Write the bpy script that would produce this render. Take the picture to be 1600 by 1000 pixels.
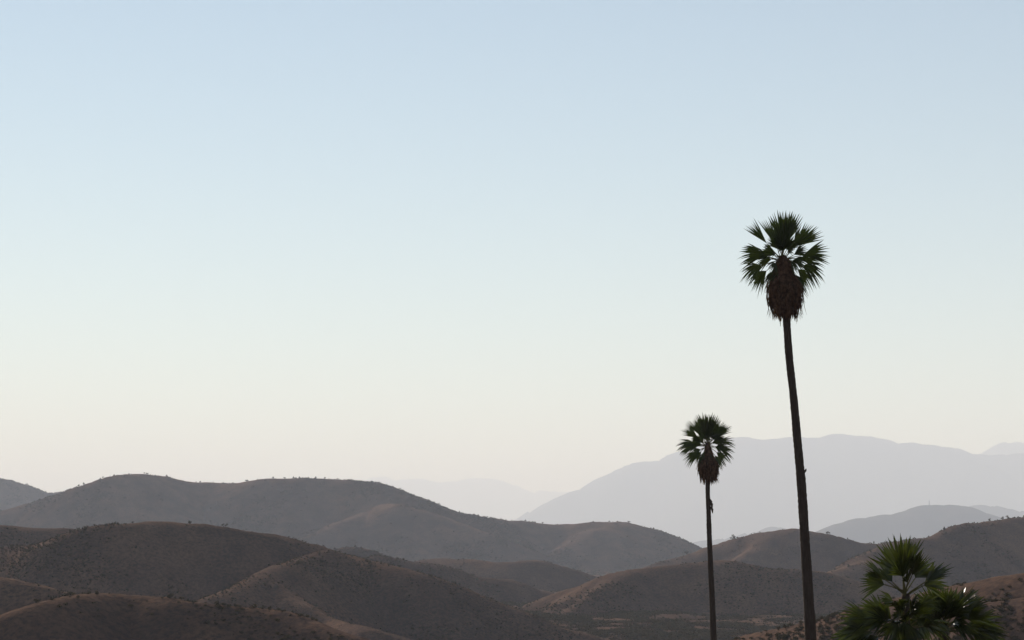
import bpy, math, random
import numpy as np

for o in list(bpy.data.objects):
    bpy.data.objects.remove(o, do_unlink=True)
SC = bpy.context.scene
COL = SC.collection
R = math.radians

# ------------------------------------------------------------------ camera
F = 3208.0            # focal length in photo pixels (photo is 1600 wide)
HY = 870.0            # pixel row of the true horizon (camera is level, lens shifted up)
CZ = 100.0            # camera height above datum
cam_d = bpy.data.cameras.new('camera')
cam = bpy.data.objects.new('camera', cam_d)
COL.objects.link(cam)
cam.location = (0, 0, CZ)
cam.rotation_euler = (R(90), 0, 0)
cam_d.sensor_width = 36.0
cam_d.lens = 36.0 * F / 1600.0
cam_d.shift_y = (HY - 500.0) / 1600.0
cam_d.clip_start = 0.1
cam_d.clip_end = 200000.0
SC.camera = cam

# ------------------------------------------------------------------ sky, sun, exposure
SUN_AZ = R(-24)       # to the left of the view direction, in front of the camera
SUN_EL = R(25)
world = bpy.data.worlds.new('World')
SC.world = world
world.use_nodes = True
nt = world.node_tree
bg = nt.nodes['Background']
sky = nt.nodes.new('ShaderNodeTexSky')
sky.sky_type = 'NISHITA'
sky.sun_disc = False
sky.sun_elevation = SUN_EL
sky.sun_rotation = SUN_AZ
sky.altitude = 300
sky.air_density = 1.0
sky.dust_density = 0.0
sky.ozone_density = 1.0
wb = nt.nodes.new('ShaderNodeMix'); wb.data_type = 'RGBA'; wb.blend_type = 'MULTIPLY'; wb.inputs[0].default_value = 1.0
wb.inputs[7].default_value = (1.08, 1.03, 0.93, 1)      # the camera's white balance, even over the whole sky
nt.links.new(sky.outputs[0], wb.inputs[6]); nt.links.new(wb.outputs[2], bg.inputs[0])
bg.inputs[1].default_value = 0.076
sun_d = bpy.data.lights.new('sun', 'SUN')
sun_d.energy = 5.0
sun_d.angle = R(0.53)
sun_d.color = (1.0, 0.93, 0.85)
sun = bpy.data.objects.new('sun', sun_d)
COL.objects.link(sun)
sdir = (math.sin(SUN_AZ) * math.cos(SUN_EL), math.cos(SUN_AZ) * math.cos(SUN_EL), math.sin(SUN_EL))
from mathutils import Vector
sun.rotation_euler = Vector(sdir).to_track_quat('Z', 'Y').to_euler()
sun.location = (sdir[0] * 300, sdir[1] * 300, CZ + sdir[2] * 300)
SC.view_settings.view_transform = 'Standard'
SC.view_settings.look = 'None'
SC.view_settings.gamma = 1.0
SC.view_settings.exposure = 0.57
SC.view_settings.use_curve_mapping = False
SC.cycles.max_bounces = 6
SC.cycles.volume_bounces = 1
HAZE_DENSITY = 7.7e-5

# ------------------------------------------------------------------ helpers
def P(px, py, D):
    """A point of the place at depth D (metres ahead of the camera)."""
    return np.array([(px - 800.0) / F * D, D, CZ + (HY - py) / F * D])

def hsh(ix, iy, seed):
    n = (ix.astype(np.int64) * 374761393 + iy.astype(np.int64) * 668265263 + seed * 974711) & 0x7fffffff
    n = (n ^ (n >> 13)) * 1274126177 & 0x7fffffff
    n = n ^ (n >> 16)
    return (n & 0xffff) / 65535.0

def vnoise(x, y, seed=0):
    ix = np.floor(x); iy = np.floor(y)
    fx = x - ix; fy = y - iy
    fx = fx * fx * fx * (fx * (fx * 6 - 15) + 10); fy = fy * fy * fy * (fy * (fy * 6 - 15) + 10)
    ix = ix.astype(np.int64); iy = iy.astype(np.int64)
    a = hsh(ix, iy, seed); b = hsh(ix + 1, iy, seed); c = hsh(ix, iy + 1, seed); d = hsh(ix + 1, iy + 1, seed)
    return (a * (1 - fx) + b * fx) * (1 - fy) + (c * (1 - fx) + d * fx) * fy * 1.0

def fbm(x, y, octs, seed=0, gain=0.5):
    s = np.zeros_like(x); a = 1.0; t = 0
    for k in range(octs):
        s += a * (vnoise(x, y, seed + k * 17) * 2 - 1); t += a
        x = x * 2.03 + 11.3; y = y * 2.03 + 7.7; a *= gain
    return s / t

def mesh_obj(name, verts, faces, mat, parent=None, smooth=False):
    me = bpy.data.meshes.new(name)
    verts = np.asarray(verts, dtype=np.float32)
    if isinstance(faces, np.ndarray):
        n, k = faces.shape
        me.vertices.add(len(verts)); me.vertices.foreach_set('co', verts.ravel())
        me.loops.add(n * k); me.loops.foreach_set('vertex_index', faces.astype(np.int32).ravel())
        me.polygons.add(n)
        me.polygons.foreach_set('loop_start', np.arange(0, n * k, k, dtype=np.int32))
        me.polygons.foreach_set('loop_total', np.full(n, k, dtype=np.int32))
        me.update(calc_edges=True)
    else:
        me.from_pydata([tuple(map(float, v)) for v in verts], [], faces)
        me.update()
    me.validate()
    if smooth:
        me.polygons.foreach_set('use_smooth', np.ones(len(me.polygons), dtype=bool))
    if mat: me.materials.append(mat)
    o = bpy.data.objects.new(name, me)
    COL.objects.link(o)
    if parent: o.parent = parent
    return o

def empty(name, loc):
    o = bpy.data.objects.new(name, None)
    COL.objects.link(o)
    o.location = tuple(map(float, loc)); o.empty_display_size = 0.5
    return o

def tag(o, label=None, cat=None, group=None, kind=None):
    if label: o['label'] = label
    if cat: o['category'] = cat
    if group: o['group'] = group
    if kind: o['kind'] = kind
    return o

class MB:
    """collects vertices and faces of one mesh"""
    def __init__(s): s.v = []; s.f = []
    def tube(s, pts, rad, n=8, cap=True):
        pts = [np.asarray(p, float) for p in pts]; base = len(s.v)
        for i, p in enumerate(pts):
            t = pts[min(i + 1, len(pts) - 1)] - pts[max(i - 1, 0)]; t = t / (np.linalg.norm(t) + 1e-9)
            ref = np.array([1., 0, 0]) if abs(t[0]) < 0.8 else np.array([0, 1., 0])
            a = np.cross(t, ref); a /= np.linalg.norm(a); b = np.cross(t, a)
            for k in range(n):
                w = 2 * math.pi * k / n
                r = rad[i] if np.isscalar(rad[i]) else rad[i][k]
                s.v.append(p + r * (math.cos(w) * a + math.sin(w) * b))
        for i in range(len(pts) - 1):
            for k in range(n):
                q = base + i * n + k; q2 = base + i * n + (k + 1) % n
                s.f.append((q, q2, q2 + n, q + n))
        if cap:
            s.f.append(tuple(base + k for k in range(n))[::-1])
            s.f.append(tuple(base + (len(pts) - 1) * n + k for k in range(n)))
    def build(s, name, mat, parent=None, smooth=False):
        return mesh_obj(name, np.array(s.v), s.f, mat, parent, smooth)

# ------------------------------------------------------------------ materials
def newmat(name):
    m = bpy.data.materials.new(name); m.use_nodes = True
    n = m.node_tree.nodes; b = n['Principled BSDF']
    return m, m.node_tree, b

def N(t, typ, **kw):
    n = t.nodes.new(typ)
    for k, v in kw.items():
        if k.startswith('i_'): n.inputs[k[2:].replace('_', ' ')].default_value = v
        else: setattr(n, k, v)
    return n

def ramp(t, fac, stops):
    r = t.nodes.new('ShaderNodeValToRGB')
    e = r.color_ramp.elements
    e[0].position, e[0].color = stops[0][0], (*stops[0][1], 1)
    e[1].position, e[1].color = stops[-1][0], (*stops[-1][1], 1)
    for p, c in stops[1:-1]:
        q = e.new(p); q.color = (*c, 1)
    t.links.new(fac, r.inputs[0])
    return r.outputs[0]

def noise(t, scale, detail=6, rough=0.6, vec=None):
    n = N(t, 'ShaderNodeTexNoise'); n.inputs['Scale'].default_value = scale
    n.inputs['Detail'].default_value = detail; n.inputs['Roughness'].default_value = rough
    if vec is None:
        g = N(t, 'ShaderNodeNewGeometry'); vec = g.outputs['Position']
    t.links.new(vec, n.inputs['Vector'])
    return n.outputs['Fac']

def mixc(t, fac, a, b):
    m = N(t, 'ShaderNodeMix', data_type='RGBA')
    t.links.new(fac, m.inputs[0])
    for s, i in ((a, 6), (b, 7)):
        if isinstance(s, tuple): m.inputs[i].default_value = (*s, 1)
        else: t.links.new(s, m.inputs[i])
    return m.outputs[2]

def hill_material(name, grass, earth, brush, s_big, s_mid, s_fine, bump):
    """dry grass, bare earth and dark brush in natural patches"""
    m, t, b = newmat(name)
    big = noise(t, s_big, 5, 0.6); mid = noise(t, s_mid, 6, 0.65); fine = noise(t, s_fine, 7, 0.72)
    c1 = ramp(t, big, [(0.38, earth), (0.62, grass)])
    patch = ramp(t, mid, [(0.40, (0.15, 0.15, 0.15)), (0.66, (0.55, 0.55, 0.55))])
    c2 = mixc(t, patch, c1, brush)
    spot = ramp(t, fine, [(0.40, (0.1, 0.1, 0.1)), (0.62, (0.65, 0.65, 0.65))])
    c3 = mixc(t, spot, c2, brush)
    t.links.new(c3, b.inputs['Base Color'])
    b.inputs['Roughness'].default_value = 0.95
    b.inputs['Specular IOR Level'].default_value = 0.0
    bp = N(t, 'ShaderNodeBump'); bp.inputs['Strength'].default_value = bump; bp.inputs['Distance'].default_value = 0.6 / s_fine * 0.3
    t.links.new(fine, bp.inputs['Height']); t.links.new(bp.outputs[0], b.inputs['Normal'])
    return m

M_HILL = hill_material('dry_hillside', (0.20, 0.115, 0.072), (0.13, 0.078, 0.056), (0.027, 0.0225, 0.0235), 0.012, 0.05, 0.8, 0.6)
M_FAR = hill_material('far_hillside', (0.10, 0.075, 0.055), (0.08, 0.06, 0.05), (0.04, 0.04, 0.034), 0.0006, 0.003, 0.02, 0.3)

def leaf_material(name, lo, hi, transl, rough, spec, nscale=2.0):
    m, t, b = newmat(name)
    c = ramp(t, noise(t, nscale, 3, 0.6), [(0.3, lo), (0.7, hi)])
    t.links.new(c, b.inputs['Base Color'])
    b.inputs['Roughness'].default_value = rough
    b.inputs['Specular IOR Level'].default_value = spec
    bp = N(t, 'ShaderNodeBump'); bp.inputs['Strength'].default_value = 0.2; bp.inputs['Distance'].default_value = 0.01
    t.links.new(noise(t, 22.0, 3, 0.6), bp.inputs['Height']); t.links.new(bp.outputs[0], b.inputs['Normal'])
    tr = N(t, 'ShaderNodeBsdfTranslucent')
    mul = N(t, 'ShaderNodeMix', data_type='RGBA', blend_type='MULTIPLY'); mul.inputs[0].default_value = 1.0
    t.links.new(c, mul.inputs[6]); mul.inputs[7].default_value = (1.0, 1.1, 0.35, 1)
    t.links.new(mul.outputs[2], tr.inputs['Color'])
    ms = N(t, 'ShaderNodeMixShader'); ms.inputs[0].default_value = transl
    out = t.nodes['Material Output']
    t.links.new(b.outputs[0], ms.inputs[1]); t.links.new(tr.outputs[0], ms.inputs[2])
    t.links.new(ms.outputs[0], out.inputs['Surface'])
    return m

M_BUSH = leaf_material('chaparral_leaf', (0.036, 0.031, 0.021), (0.08, 0.057, 0.036), 0.15, 0.9, 0.0, 0.3)
M_FROND = leaf_material('palm_frond', (0.025, 0.038, 0.011), (0.045, 0.06, 0.017), 0.22, 0.45, 0.3, 1.5)
M_YOUNG = leaf_material('glossy_palm_frond', (0.019, 0.025, 0.008), (0.045, 0.051, 0.012), 0.42, 0.19, 0.6, 1.5)
M_DEAD = leaf_material('dead_frond', (0.042, 0.025, 0.017), (0.14, 0.08, 0.052), 0.22, 0.9, 0.0, 6.0)

def bark_material():
    m, t, b = newmat('palm_bark')
    g = N(t, 'ShaderNodeNewGeometry')
    mp = N(t, 'ShaderNodeMapping'); mp.inputs['Scale'].default_value = (6, 6, 1.0)
    t.links.new(g.outputs['Position'], mp.inputs['Vector'])
    n1 = noise(t, 2.0, 6, 0.7, mp.outputs[0])
    mp2 = N(t, 'ShaderNodeMapping'); mp2.inputs['Scale'].default_value = (0.6, 0.6, 9.0)
    t.links.new(g.outputs['Position'], mp2.inputs['Vector'])
    n2 = noise(t, 1.5, 4, 0.6, mp2.outputs[0])
    c = ramp(t, n1, [(0.3, (0.032, 0.023, 0.018)), (0.7, (0.07, 0.052, 0.042))])
    c2 = mixc(t, ramp(t, n2, [(0.45, (0, 0, 0)), (0.7, (0.6, 0.6, 0.6))]), c, (0.05, 0.036, 0.028))
    t.links.new(c2, b.inputs['Base Color']); b.inputs['Roughness'].default_value = 0.9; b.inputs['Specular IOR Level'].default_value = 0.05
    bp = N(t, 'ShaderNodeBump'); bp.inputs['Strength'].default_value = 0.6; bp.inputs['Distance'].default_value = 0.03
    t.links.new(n1, bp.inputs['Height']); t.links.new(bp.outputs[0], b.inputs['Normal'])
    return m
M_BARK = bark_material()

def petiole_material():
    m, t, b = newmat('palm_petiole')
    t.links.new(ramp(t, noise(t, 4, 3), [(0.3, (0.06, 0.065, 0.022)), (0.7, (0.11, 0.085, 0.035))]), b.inputs['Base Color'])
    b.inputs['Roughness'].default_value = 0.8; b.inputs['Specular IOR Level'].default_value = 0.1
    return m
M_PET = petiole_material()

def steel_material():
    m, t, b = newmat('weathered_steel')
    t.links.new(ramp(t, noise(t, 0.5, 3), [(0.3, (0.14, 0.14, 0.145)), (0.7, (0.22, 0.22, 0.22))]), b.inputs['Base Color'])
    b.inputs['Metallic'].default_value = 0.6; b.inputs['Roughness'].default_value = 0.6
    return m
M_STEEL = steel_material()

# ------------------------------------------------------------------ terrain: hills given as crest lines
def smooth_line(pts, step):
    """Catmull-Rom through (px, py, D) knots"""
    p = np.array(pts, float); p = np.vstack([2 * p[0] - p[1], p, 2 * p[-1] - p[-2]])
    out = []
    for i in range(1, len(p) - 2):
        a, b, c, d = p[i - 1], p[i], p[i + 1], p[i + 2]
        n = max(1, int(math.hypot(c[0] - b[0], c[1] - b[1]) / step))
        for k in range(n):
            t = k / n
            out.append(0.5 * ((2 * b) + (c - a) * t + (2 * a - 5 * b + 4 * c - d) * t * t + (3 * b - a - 3 * c + d) * t ** 3))
    out.append(p[-2])
    return np.array(out)

DOLD = [0, 400, 500, 700, 900, 1100, 1600, 2300, 3500, 8500, 12500, 21000, 28500, 40000, 60000]
DNEW = [0, 310, 385, 560, 800, 1080, 1800, 3000, 4600, 11000, 16000, 27000, 34000, 52000, 70000]
def dist(D): return np.interp(D, DOLD, DNEW)
RIDGES = []
def ridge(group, D, pts, slope, r, bend=0.0, step=10, floor=-110, flat=1.0):
    """D: one distance, or None when every knot carries its own"""
    k = [(p[0], p[1], p[2] if len(p) > 2 else D) for p in pts]
    k = [(a, b, k[0][2] + (c - k[0][2]) * flat) for a, b, c in k]
    L = smooth_line(k, step)
    if D and D > 5000:
        L[:, 1] += 1.6 * np.sin(L[:, 0] / 13.0 + D) * np.sin(L[:, 0] / 31.0) + 0.8 * np.sin(L[:, 0] / 5.7 + 1)
    if bend:
        L[:, 2] *= 1 + bend * np.sin(L[:, 0] / 95.0 + D * 0.01) + 0.5 * bend * np.sin(L[:, 0] / 41.0 + D)
    kk = float(np.mean(dist(L[:, 2]) / L[:, 2])); L[:, 2] = dist(L[:, 2]); r = r * kk
    W = np.stack([(L[:, 0] - 800) / F * L[:, 2], L[:, 2], (HY - L[:, 1]) / F * L[:, 2]], 1)   # z relative to the camera
    RIDGES.append(dict(g=group, W=W, s=slope, r=r, floor=floor))

# near left hill with the sunlit brown crest
ridge('A', 500, [(-260, 1075), (-150, 1035), (-60, 998), (0, 968), (20, 958), (55, 945), (85, 936), (125, 929), (165, 927), (210, 930), (260, 934), (300, 941), (340, 946), (400, 949), (430, 953), (450, 958), (480, 970), (510, 982), (540, 992), (570, 1001), (650, 1035), (740, 1090)], 0.62, 8, 0.02)
# low rise at the left edge behind it
ridge('B', 700, [(-200, 900), (-100, 897), (0, 902), (20, 904), (50, 912), (80, 920), (110, 928), (160, 945), (220, 975)], 0.60, 9, 0.015)
# the broad dark hill left of the middle, and its spurs
ridge('C', 900, [(-60, 880), (0, 857), (60, 850), (90, 842), (120, 831), (150, 823), (190, 818), (230, 816), (300, 818), (345, 824), (380, 830), (420, 834), (442, 840), (478, 850), (512, 860), (557, 873), (596, 881), (638, 891), (680, 905), (722, 922), (764, 938), (806, 953), (836, 968), (864, 978), (906, 989), (948, 1000), (1020, 1025)], 0.62, 12, 0.012)
ridge('C', None, [(512, 860, 900), (490, 866, 880), (470, 872, 860), (428, 888, 815), (405, 900, 790), (392, 906, 778), (364, 920, 750), (322, 936, 720), (280, 958, 690)], 0.60, 9, flat=0.5)
ridge('C', None, [(405, 900, 845), (433, 916, 825), (456, 935, 800), (498, 958, 770), (526, 969, 750), (568, 980, 665), (610, 992, 655), (680, 1012, 640)], 0.60, 6, flat=0.35)
ridge('C2', 1050, [(-250, 812), (-100, 815), (0, 821), (40, 824), (110, 827), (160, 832), (220, 845)], 0.6, 14, 0.01)
# the long back ridge
ridge('D', 2300, [(-250, 850), (-100, 826), (0, 800), (40, 790), (75, 780), (100, 772), (120, 765), (140, 757), (165, 749), (190, 743), (215, 740), (240, 742), (265, 747), (290, 752), (330, 754), (365, 755), (390, 751), (420, 748), (440, 747), (480, 747), (520, 749), (560, 751), (590, 755), (605, 761), (625, 770), (650, 778), (680, 790), (710, 800), (740, 806), (780, 812), (820, 815), (850, 818), (890, 820), (920, 817), (950, 815), (975, 817), (1010, 825), (1040, 837), (1070, 850), (1100, 860), (1150, 880), (1250, 905)], 0.62, 22, 0.012)
ridge('D', None, [(610, 765, 2290), (606, 778, 2240), (596, 785, 2190), (568, 801, 2110), (540, 813, 2050), (512, 827, 1990), (478, 842, 1930), (430, 870, 1850)], 0.58, 20, flat=0.3)
ridge('D', None, [(596, 787, 2257), (625, 789, 2170), (660, 797, 2140), (700, 812, 2110), (760, 835, 2070), (820, 858, 2030)], 0.55, 20, flat=0.3)
ridge('D', None, [(215, 742, 2300), (207, 765, 2230), (215, 785, 2180), (235, 800, 2140), (252, 814, 2100), (280, 840, 2050)], 0.50, 22, flat=0.3)
ridge('D', None, [(60, 785, 2300), (30, 800, 2230), (0, 815, 2180), (-40, 840, 2100)], 0.50, 22, flat=0.3)
ridge('D', None, [(950, 816, 2300), (930, 835, 2230), (900, 852, 2180), (870, 872, 2130)], 0.48, 22, flat=0.3)
# hill at the far left edge
ridge('E', 3500, [(-300, 745), (-200, 728), (-100, 732), (-40, 741), (0, 748), (30, 756), (55, 766), (75, 771), (95, 770), (110, 769), (130, 773), (170, 790), (240, 830)], 0.55, 40, 0.01)
# little hills in the middle valley
ridge('F1', 1450, [(480, 875), (505, 865), (526, 857), (550, 854), (570, 857), (590, 865), (615, 876), (660, 900)], 0.58, 12)
ridge('F2', 1500, [(620, 890), (650, 879), (674, 874), (708, 872), (750, 876), (790, 878), (836, 875), (864, 880), (892, 888), (920, 896), (960, 910)], 0.58, 12, 0.01)
ridge('F3', 1200, [(590, 868), (624, 875), (666, 882), (708, 890), (736, 900), (755, 903), (792, 906), (812, 913), (836, 921), (864, 928), (900, 945)], 0.58, 10, 0.01)
# right-of-centre hill
ridge('G', 1100, [(800, 962), (836, 944), (878, 927), (920, 913), (948, 900), (976, 893), (1004, 888), (1032, 884), (1060, 881), (1088, 878), (1130, 875), (1158, 879), (1186, 885), (1215, 889), (1250, 890), (1290, 895), (1340, 910), (1420, 940)], 0.62, 11, 0.002)
ridge('G', None, [(985, 892, 1095), (965, 905, 1070), (940, 922, 1040), (915, 940, 1010), (890, 955, 985), (866, 972, 955), (840, 992, 920)], 0.58, 9, flat=0.3)
ridge('G', None, [(935, 907, 1095), (915, 922, 1065), (890, 938, 1035), (862, 952, 1005), (835, 968, 970)], 0.58, 9, flat=0.3)
# saddle-shaped ridge behind it, rising to the right edge
ridge('H', 1600, [(940, 915), (1004, 890), (1032, 880), (1074, 868), (1102, 860), (1116, 854), (1144, 846), (1172, 837), (1208, 829), (1236, 826), (1264, 829), (1292, 833), (1320, 840), (1342, 846), (1365, 849), (1404, 846), (1440, 842)], 0.6, 15, 0.01)
ridge('H', None, [(1228, 828, 1600), (1212, 837, 1565), (1195, 849, 1530), (1172, 862, 1490), (1150, 875, 1455), (1120, 892, 1410)], 0.56, 13, flat=0.3)
ridge('I', None, [(1340, 872, 1292), (1365, 860, 1296), (1404, 846, 1302), (1440, 842, 1308), (1460, 839, 1312), (1482, 829, 1317), (1502, 819, 1323), (1530, 816, 1332), (1558, 812, 1342), (1586, 810, 1352), (1600, 808, 1357), (1680, 797, 1375), (1800, 805, 1385), (1950, 830, 1385)], 0.62, 13)
ridge('I', None, [(1482, 829, 1317), (1455, 845, 1300), (1420, 858, 1285), (1376, 871, 1245), (1348, 878, 1215), (1320, 886, 1190), (1298, 894, 1165), (1264, 909, 1120), (1236, 919, 1085), (1208, 932, 1045), (1172, 945, 1000), (1130, 962, 950), (1090, 985, 900)], 0.50, 12, flat=0.35)
# brown hillside at the lower right
ridge('J', None, [(1080, 1040, 520), (1140, 1012, 520), (1180, 996, 520), (1208, 985, 515), (1236, 980, 510), (1278, 972, 505), (1306, 966, 500), (1334, 957, 495), (1380, 944, 485), (1430, 932, 478), (1488, 919, 470), (1516, 912, 465), (1558, 903, 460), (1600, 896, 455), (1700, 880, 450), (1850, 880, 450)], 0.58, 11)
ridge('J', None, [(1500, 934, 440), (1540, 940, 425), (1570, 938, 418), (1600, 935, 412), (1700, 925, 405), (1800, 925, 400)], 0.58, 9)
# far hills and mountains
ridge('K', 8500, [(1180, 900), (1240, 860), (1292, 832), (1320, 819), (1348, 812), (1376, 808), (1410, 800), (1432, 792), (1449, 789), (1474, 789), (1502, 791), (1516, 797), (1536, 807), (1580, 826), (1660, 870)], 0.5, 120, 0.006, floor=-150)
ridge('L', 12500, [(1400, 840), (1460, 815), (1510, 793), (1544, 789), (1566, 793), (1586, 798), (1600, 798), (1650, 792), (1750, 800), (1900, 840)], 0.5, 180, 0.006, floor=-200)
ridge('L2', 12000, [(1040, 880), (1080, 852), (1130, 840), (1170, 831), (1205, 824), (1250, 832), (1320, 850)], 0.45, 150, 0.006, floor=-200)
ridge('M', 21000, [(730, 850), (780, 825), (810, 811), (840, 797), (870, 783), (900, 770), (935, 760), (960, 748), (985, 736), (1010, 727), (1050, 720), (1100, 700), (1150, 687), (1190, 690), (1230, 684), (1280, 684), (1330, 680), (1380, 686), (1420, 693), (1480, 698), (1540, 711), (1600, 709), (1700, 722), (1850, 760)], 0.42, 220, 0.006, floor=-300)
ridge('N', 28500, [(1440, 740), (1500, 712), (1540, 703), (1565, 692), (1580, 688), (1600, 691), (1650, 705), (1750, 700), (1900, 740)], 0.42, 160, 0.004, floor=-300)
ridge('O', 40000, [(440, 810), (520, 765), (570, 750), (600, 745), (620, 750), (650, 746), (680, 752), (720, 750), (760, 747), (800, 756), (830, 765), (870, 768), (900, 768), (950, 778), (1040, 810), (1150, 860)], 0.42, 300, 0.004, floor=-300)

# polar grid round the camera: dense where the hills are seen, coarse elsewhere
az_in = np.linspace(R(-17.5), R(17.5), 680)
az_out = np.linspace(R(17.5), R(360 - 17.5), 60)[1:-1]
AZ = np.concatenate([az_in, az_out])
rows = [0.5, 2, 5, 9, 14, 20, 28, 38, 45, 55, 70, 90, 110, 125, 150, 180, 200, 215, 235, 250]
rr = 262.0
while rr < 56500:
    rows.append(rr)
    dense = rr < 3350 or any(abs(rr / c - 1) < 0.05 for c in (4600, 11000, 15700, 27000, 34000, 52000))
    k = 0.0032 if rr < 1700 else 0.0038
    rr *= (1 + k) if dense else 1.03
RR = np.array(rows)
AG, RG = np.meshgrid(AZ, RR)                  # rows x cols
X = RG * np.sin(AG); Y = RG * np.cos(AG)
lr = np.log(RG)
base = np.interp(lr, np.log([0.5, 4, 45, 90, 125, 190, 260, 480, 680, 940, 1800, 3300, 5000, 11000, 50000]),
                 [-1.75, -1.8, -7, -10, -12.3, -22, -46, -48, -42, -31, -26, -24, -30, -80, -150])
# behind the camera the slope it stands on stays level and climbs a little
beh = np.clip((np.abs((AG + math.pi) % (2 * math.pi) - math.pi) - R(70)) / R(40), 0, 1)
base = base * (1 - beh) + beh * np.minimum(-1.75 + 0.03 * RG, 60)
wa = AG * 9.0; wl = lr * 9.0                  # scale-free noise coordinates
warp1 = fbm(wa, wl, 4, 3); warp2 = fbm(wa, wl, 4, 91)
base = base + 0.006 * RG * fbm(wa * 1.3, wl * 1.3, 4, 7) * np.clip((RG - 20) / 300, 0, 1)
Z = base.copy()
LAB = np.zeros(Z.shape, np.int32)
GROUPS = ['ground']
CREST = np.full(Z.shape, 1e9)
for rd in RIDGES:
    if rd['g'] not in GROUPS: GROUPS.append(rd['g'])
    gi = GROUPS.index(rd['g'])
    W = rd['W']; s = rd['s'] * 1.5; r0 = rd['r'] * 1.1
    reach = (W[:, 2].max() - rd['floor']) / s + r0 + 30
    dmin = W[:, 1].min() * 0.97 - reach; dmax = np.hypot(W[:, 0], W[:, 1]).max() * 1.03 + reach
    i0 = np.searchsorted(RR, max(dmin, 1)); i1 = np.searchsorted(RR, dmax)
    a = np.arctan2(W[:, 0], W[:, 1]); pad = reach / max(dmin, 100)
    j0 = np.searchsorted(az_in, a.min() - pad); j1 = np.searchsorted(az_in, a.max() + pad)
    if i1 <= i0 or j1 <= j0: continue
    sl = (slice(i0, i1), slice(j0, j1))
    D0 = W[:, 1].mean()
    x = X[sl]; y = Y[sl]
    best = np.full(x.shape, -1e9); bd = np.full(x.shape, 1e9); al = np.zeros(x.shape); run_l = 0.0
    for k in range(len(W) - 1):
        ax, ay, azz = W[k]; bx, by, bz = W[k + 1]
        dx, dy = bx - ax, by - ay
        t = np.clip(((x - ax) * dx + (y - ay) * dy) / (dx * dx + dy * dy + 1e-9), 0, 1)
        d2 = (x - ax - t * dx) ** 2 + (y - ay - t * dy) ** 2
        z = azz + t * (bz - azz) - s * (np.sqrt(d2 + r0 * r0) - r0)
        m = z > best
        best[m] = z[m]; bd[m] = d2[m]
        sl_ = math.hypot(dx, dy); al[m] = (run_l + t * sl_)[m]; run_l += sl_
    bd = np.sqrt(bd)
    # gullies and unevenness grow away from the crest
    fade = np.clip(bd / (4 * r0), 0, 1)
    amp = 0.007 * D0 if D0 < 5000 else 0.018 * D0
    best = best + amp * fade * (warp1[sl] * 0.9 + 0.5 * fbm(wa[sl] * 4, wl[sl] * 4, 3, 55)) + 0.0006 * D0 * fbm(wa[sl] * 12, wl[sl] * 12, 2, 5)
    # ribs and gullies running down from the crest
    lam = 0.022 * D0
    gu = np.abs(vnoise(al / lam + warp2[sl] * 1.5, bd / (6 * lam), 31) * 2 - 1) * 0.7 + np.abs(vnoise(al / (lam * 0.42) + warp1[sl] * 2, bd / (4 * lam), 63) * 2 - 1) * 0.3
    best = best + (gu - 0.35) * np.clip(bd - 1.2 * r0, 0, 0.035 * D0) * 0.16
    m = best > Z[sl]
    Z[sl][m] = best[m]; LAB[sl][m] = gi; CREST[sl][m] = bd[m]
Z += CZ
nR, nA = Z.shape

VN = np.stack([X, Y, Z], 2).reshape(-1, 3)
idx = np.arange(nR * nA).reshape(nR, nA)
nxt = np.roll(idx, -1, axis=1)
quads = np.stack([idx[:-1], nxt[:-1], nxt[1:], idx[1:]], 2).reshape(-1, 4)[:, ::-1]
flab = LAB[:-1].reshape(-1)
HILL_INFO = {
    'A': ('hill', 'nearest dark hill at lower left with sunlit brown crest', M_HILL),
    'B': ('hill', 'low hill shoulder at the left edge just behind the nearest hill', M_HILL),
    'C': ('hill', 'broad dark hill left of centre with spurs running down', M_HILL),
    'C2': ('hill', 'brown rise at left edge behind the broad dark hill', M_HILL),
    'D': ('hill', 'long blue grey ridge spanning the left and centre skyline', M_HILL),
    'E': ('hill', 'hazy slate hill at far left edge of the skyline', M_HILL),
    'F1': ('hill', 'tiny rounded knoll just behind the shoulder of the broad hill', M_HILL),
    'F2': ('hill', 'low hazy hill at the foot of the long ridge in the centre', M_HILL),
    'F3': ('hill', 'low spur in the middle valley sloping down to the right', M_HILL),
    'G': ('hill', 'rounded dark hill behind the shorter palm trunk', M_HILL),
    'H': ('hill', 'domed hill crossed by the tall palm trunk', M_HILL),
    'I': ('hill', 'dark hill rising at the right edge behind the bushy palms', M_HILL),
    'J': ('hill', 'sunlit brown hillside at the lower right corner', M_HILL),
    'K': ('hill', 'pale hazy hill with a mast on its top', M_FAR),
    'L': ('hill', 'very pale hill at right edge behind the mast hill', M_FAR),
    'L2': ('hill', 'faint low hill between the two tall palm trunks', M_FAR),
    'M': ('mountain', 'large pale grey mountain behind the tall palms', M_FAR),
    'N': ('mountain', 'palest peak showing at the right edge', M_FAR),
    'O': ('mountain', 'faintest far mountain range low in the centre', M_FAR),
}
for gi, g in enumerate(GROUPS):
    q = quads[flab == gi]
    if len(q) == 0: continue
    u, inv = np.unique(q, return_inverse=True)
    nm, lb, mt = HILL_INFO.get(g, ('ground', 'dry valley floor and slopes between the hills', M_HILL))
    o = mesh_obj(nm, VN[u], inv.reshape(-1, 4), mt, None, True)
    tag(o, lb, None, None, 'structure')

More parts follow.
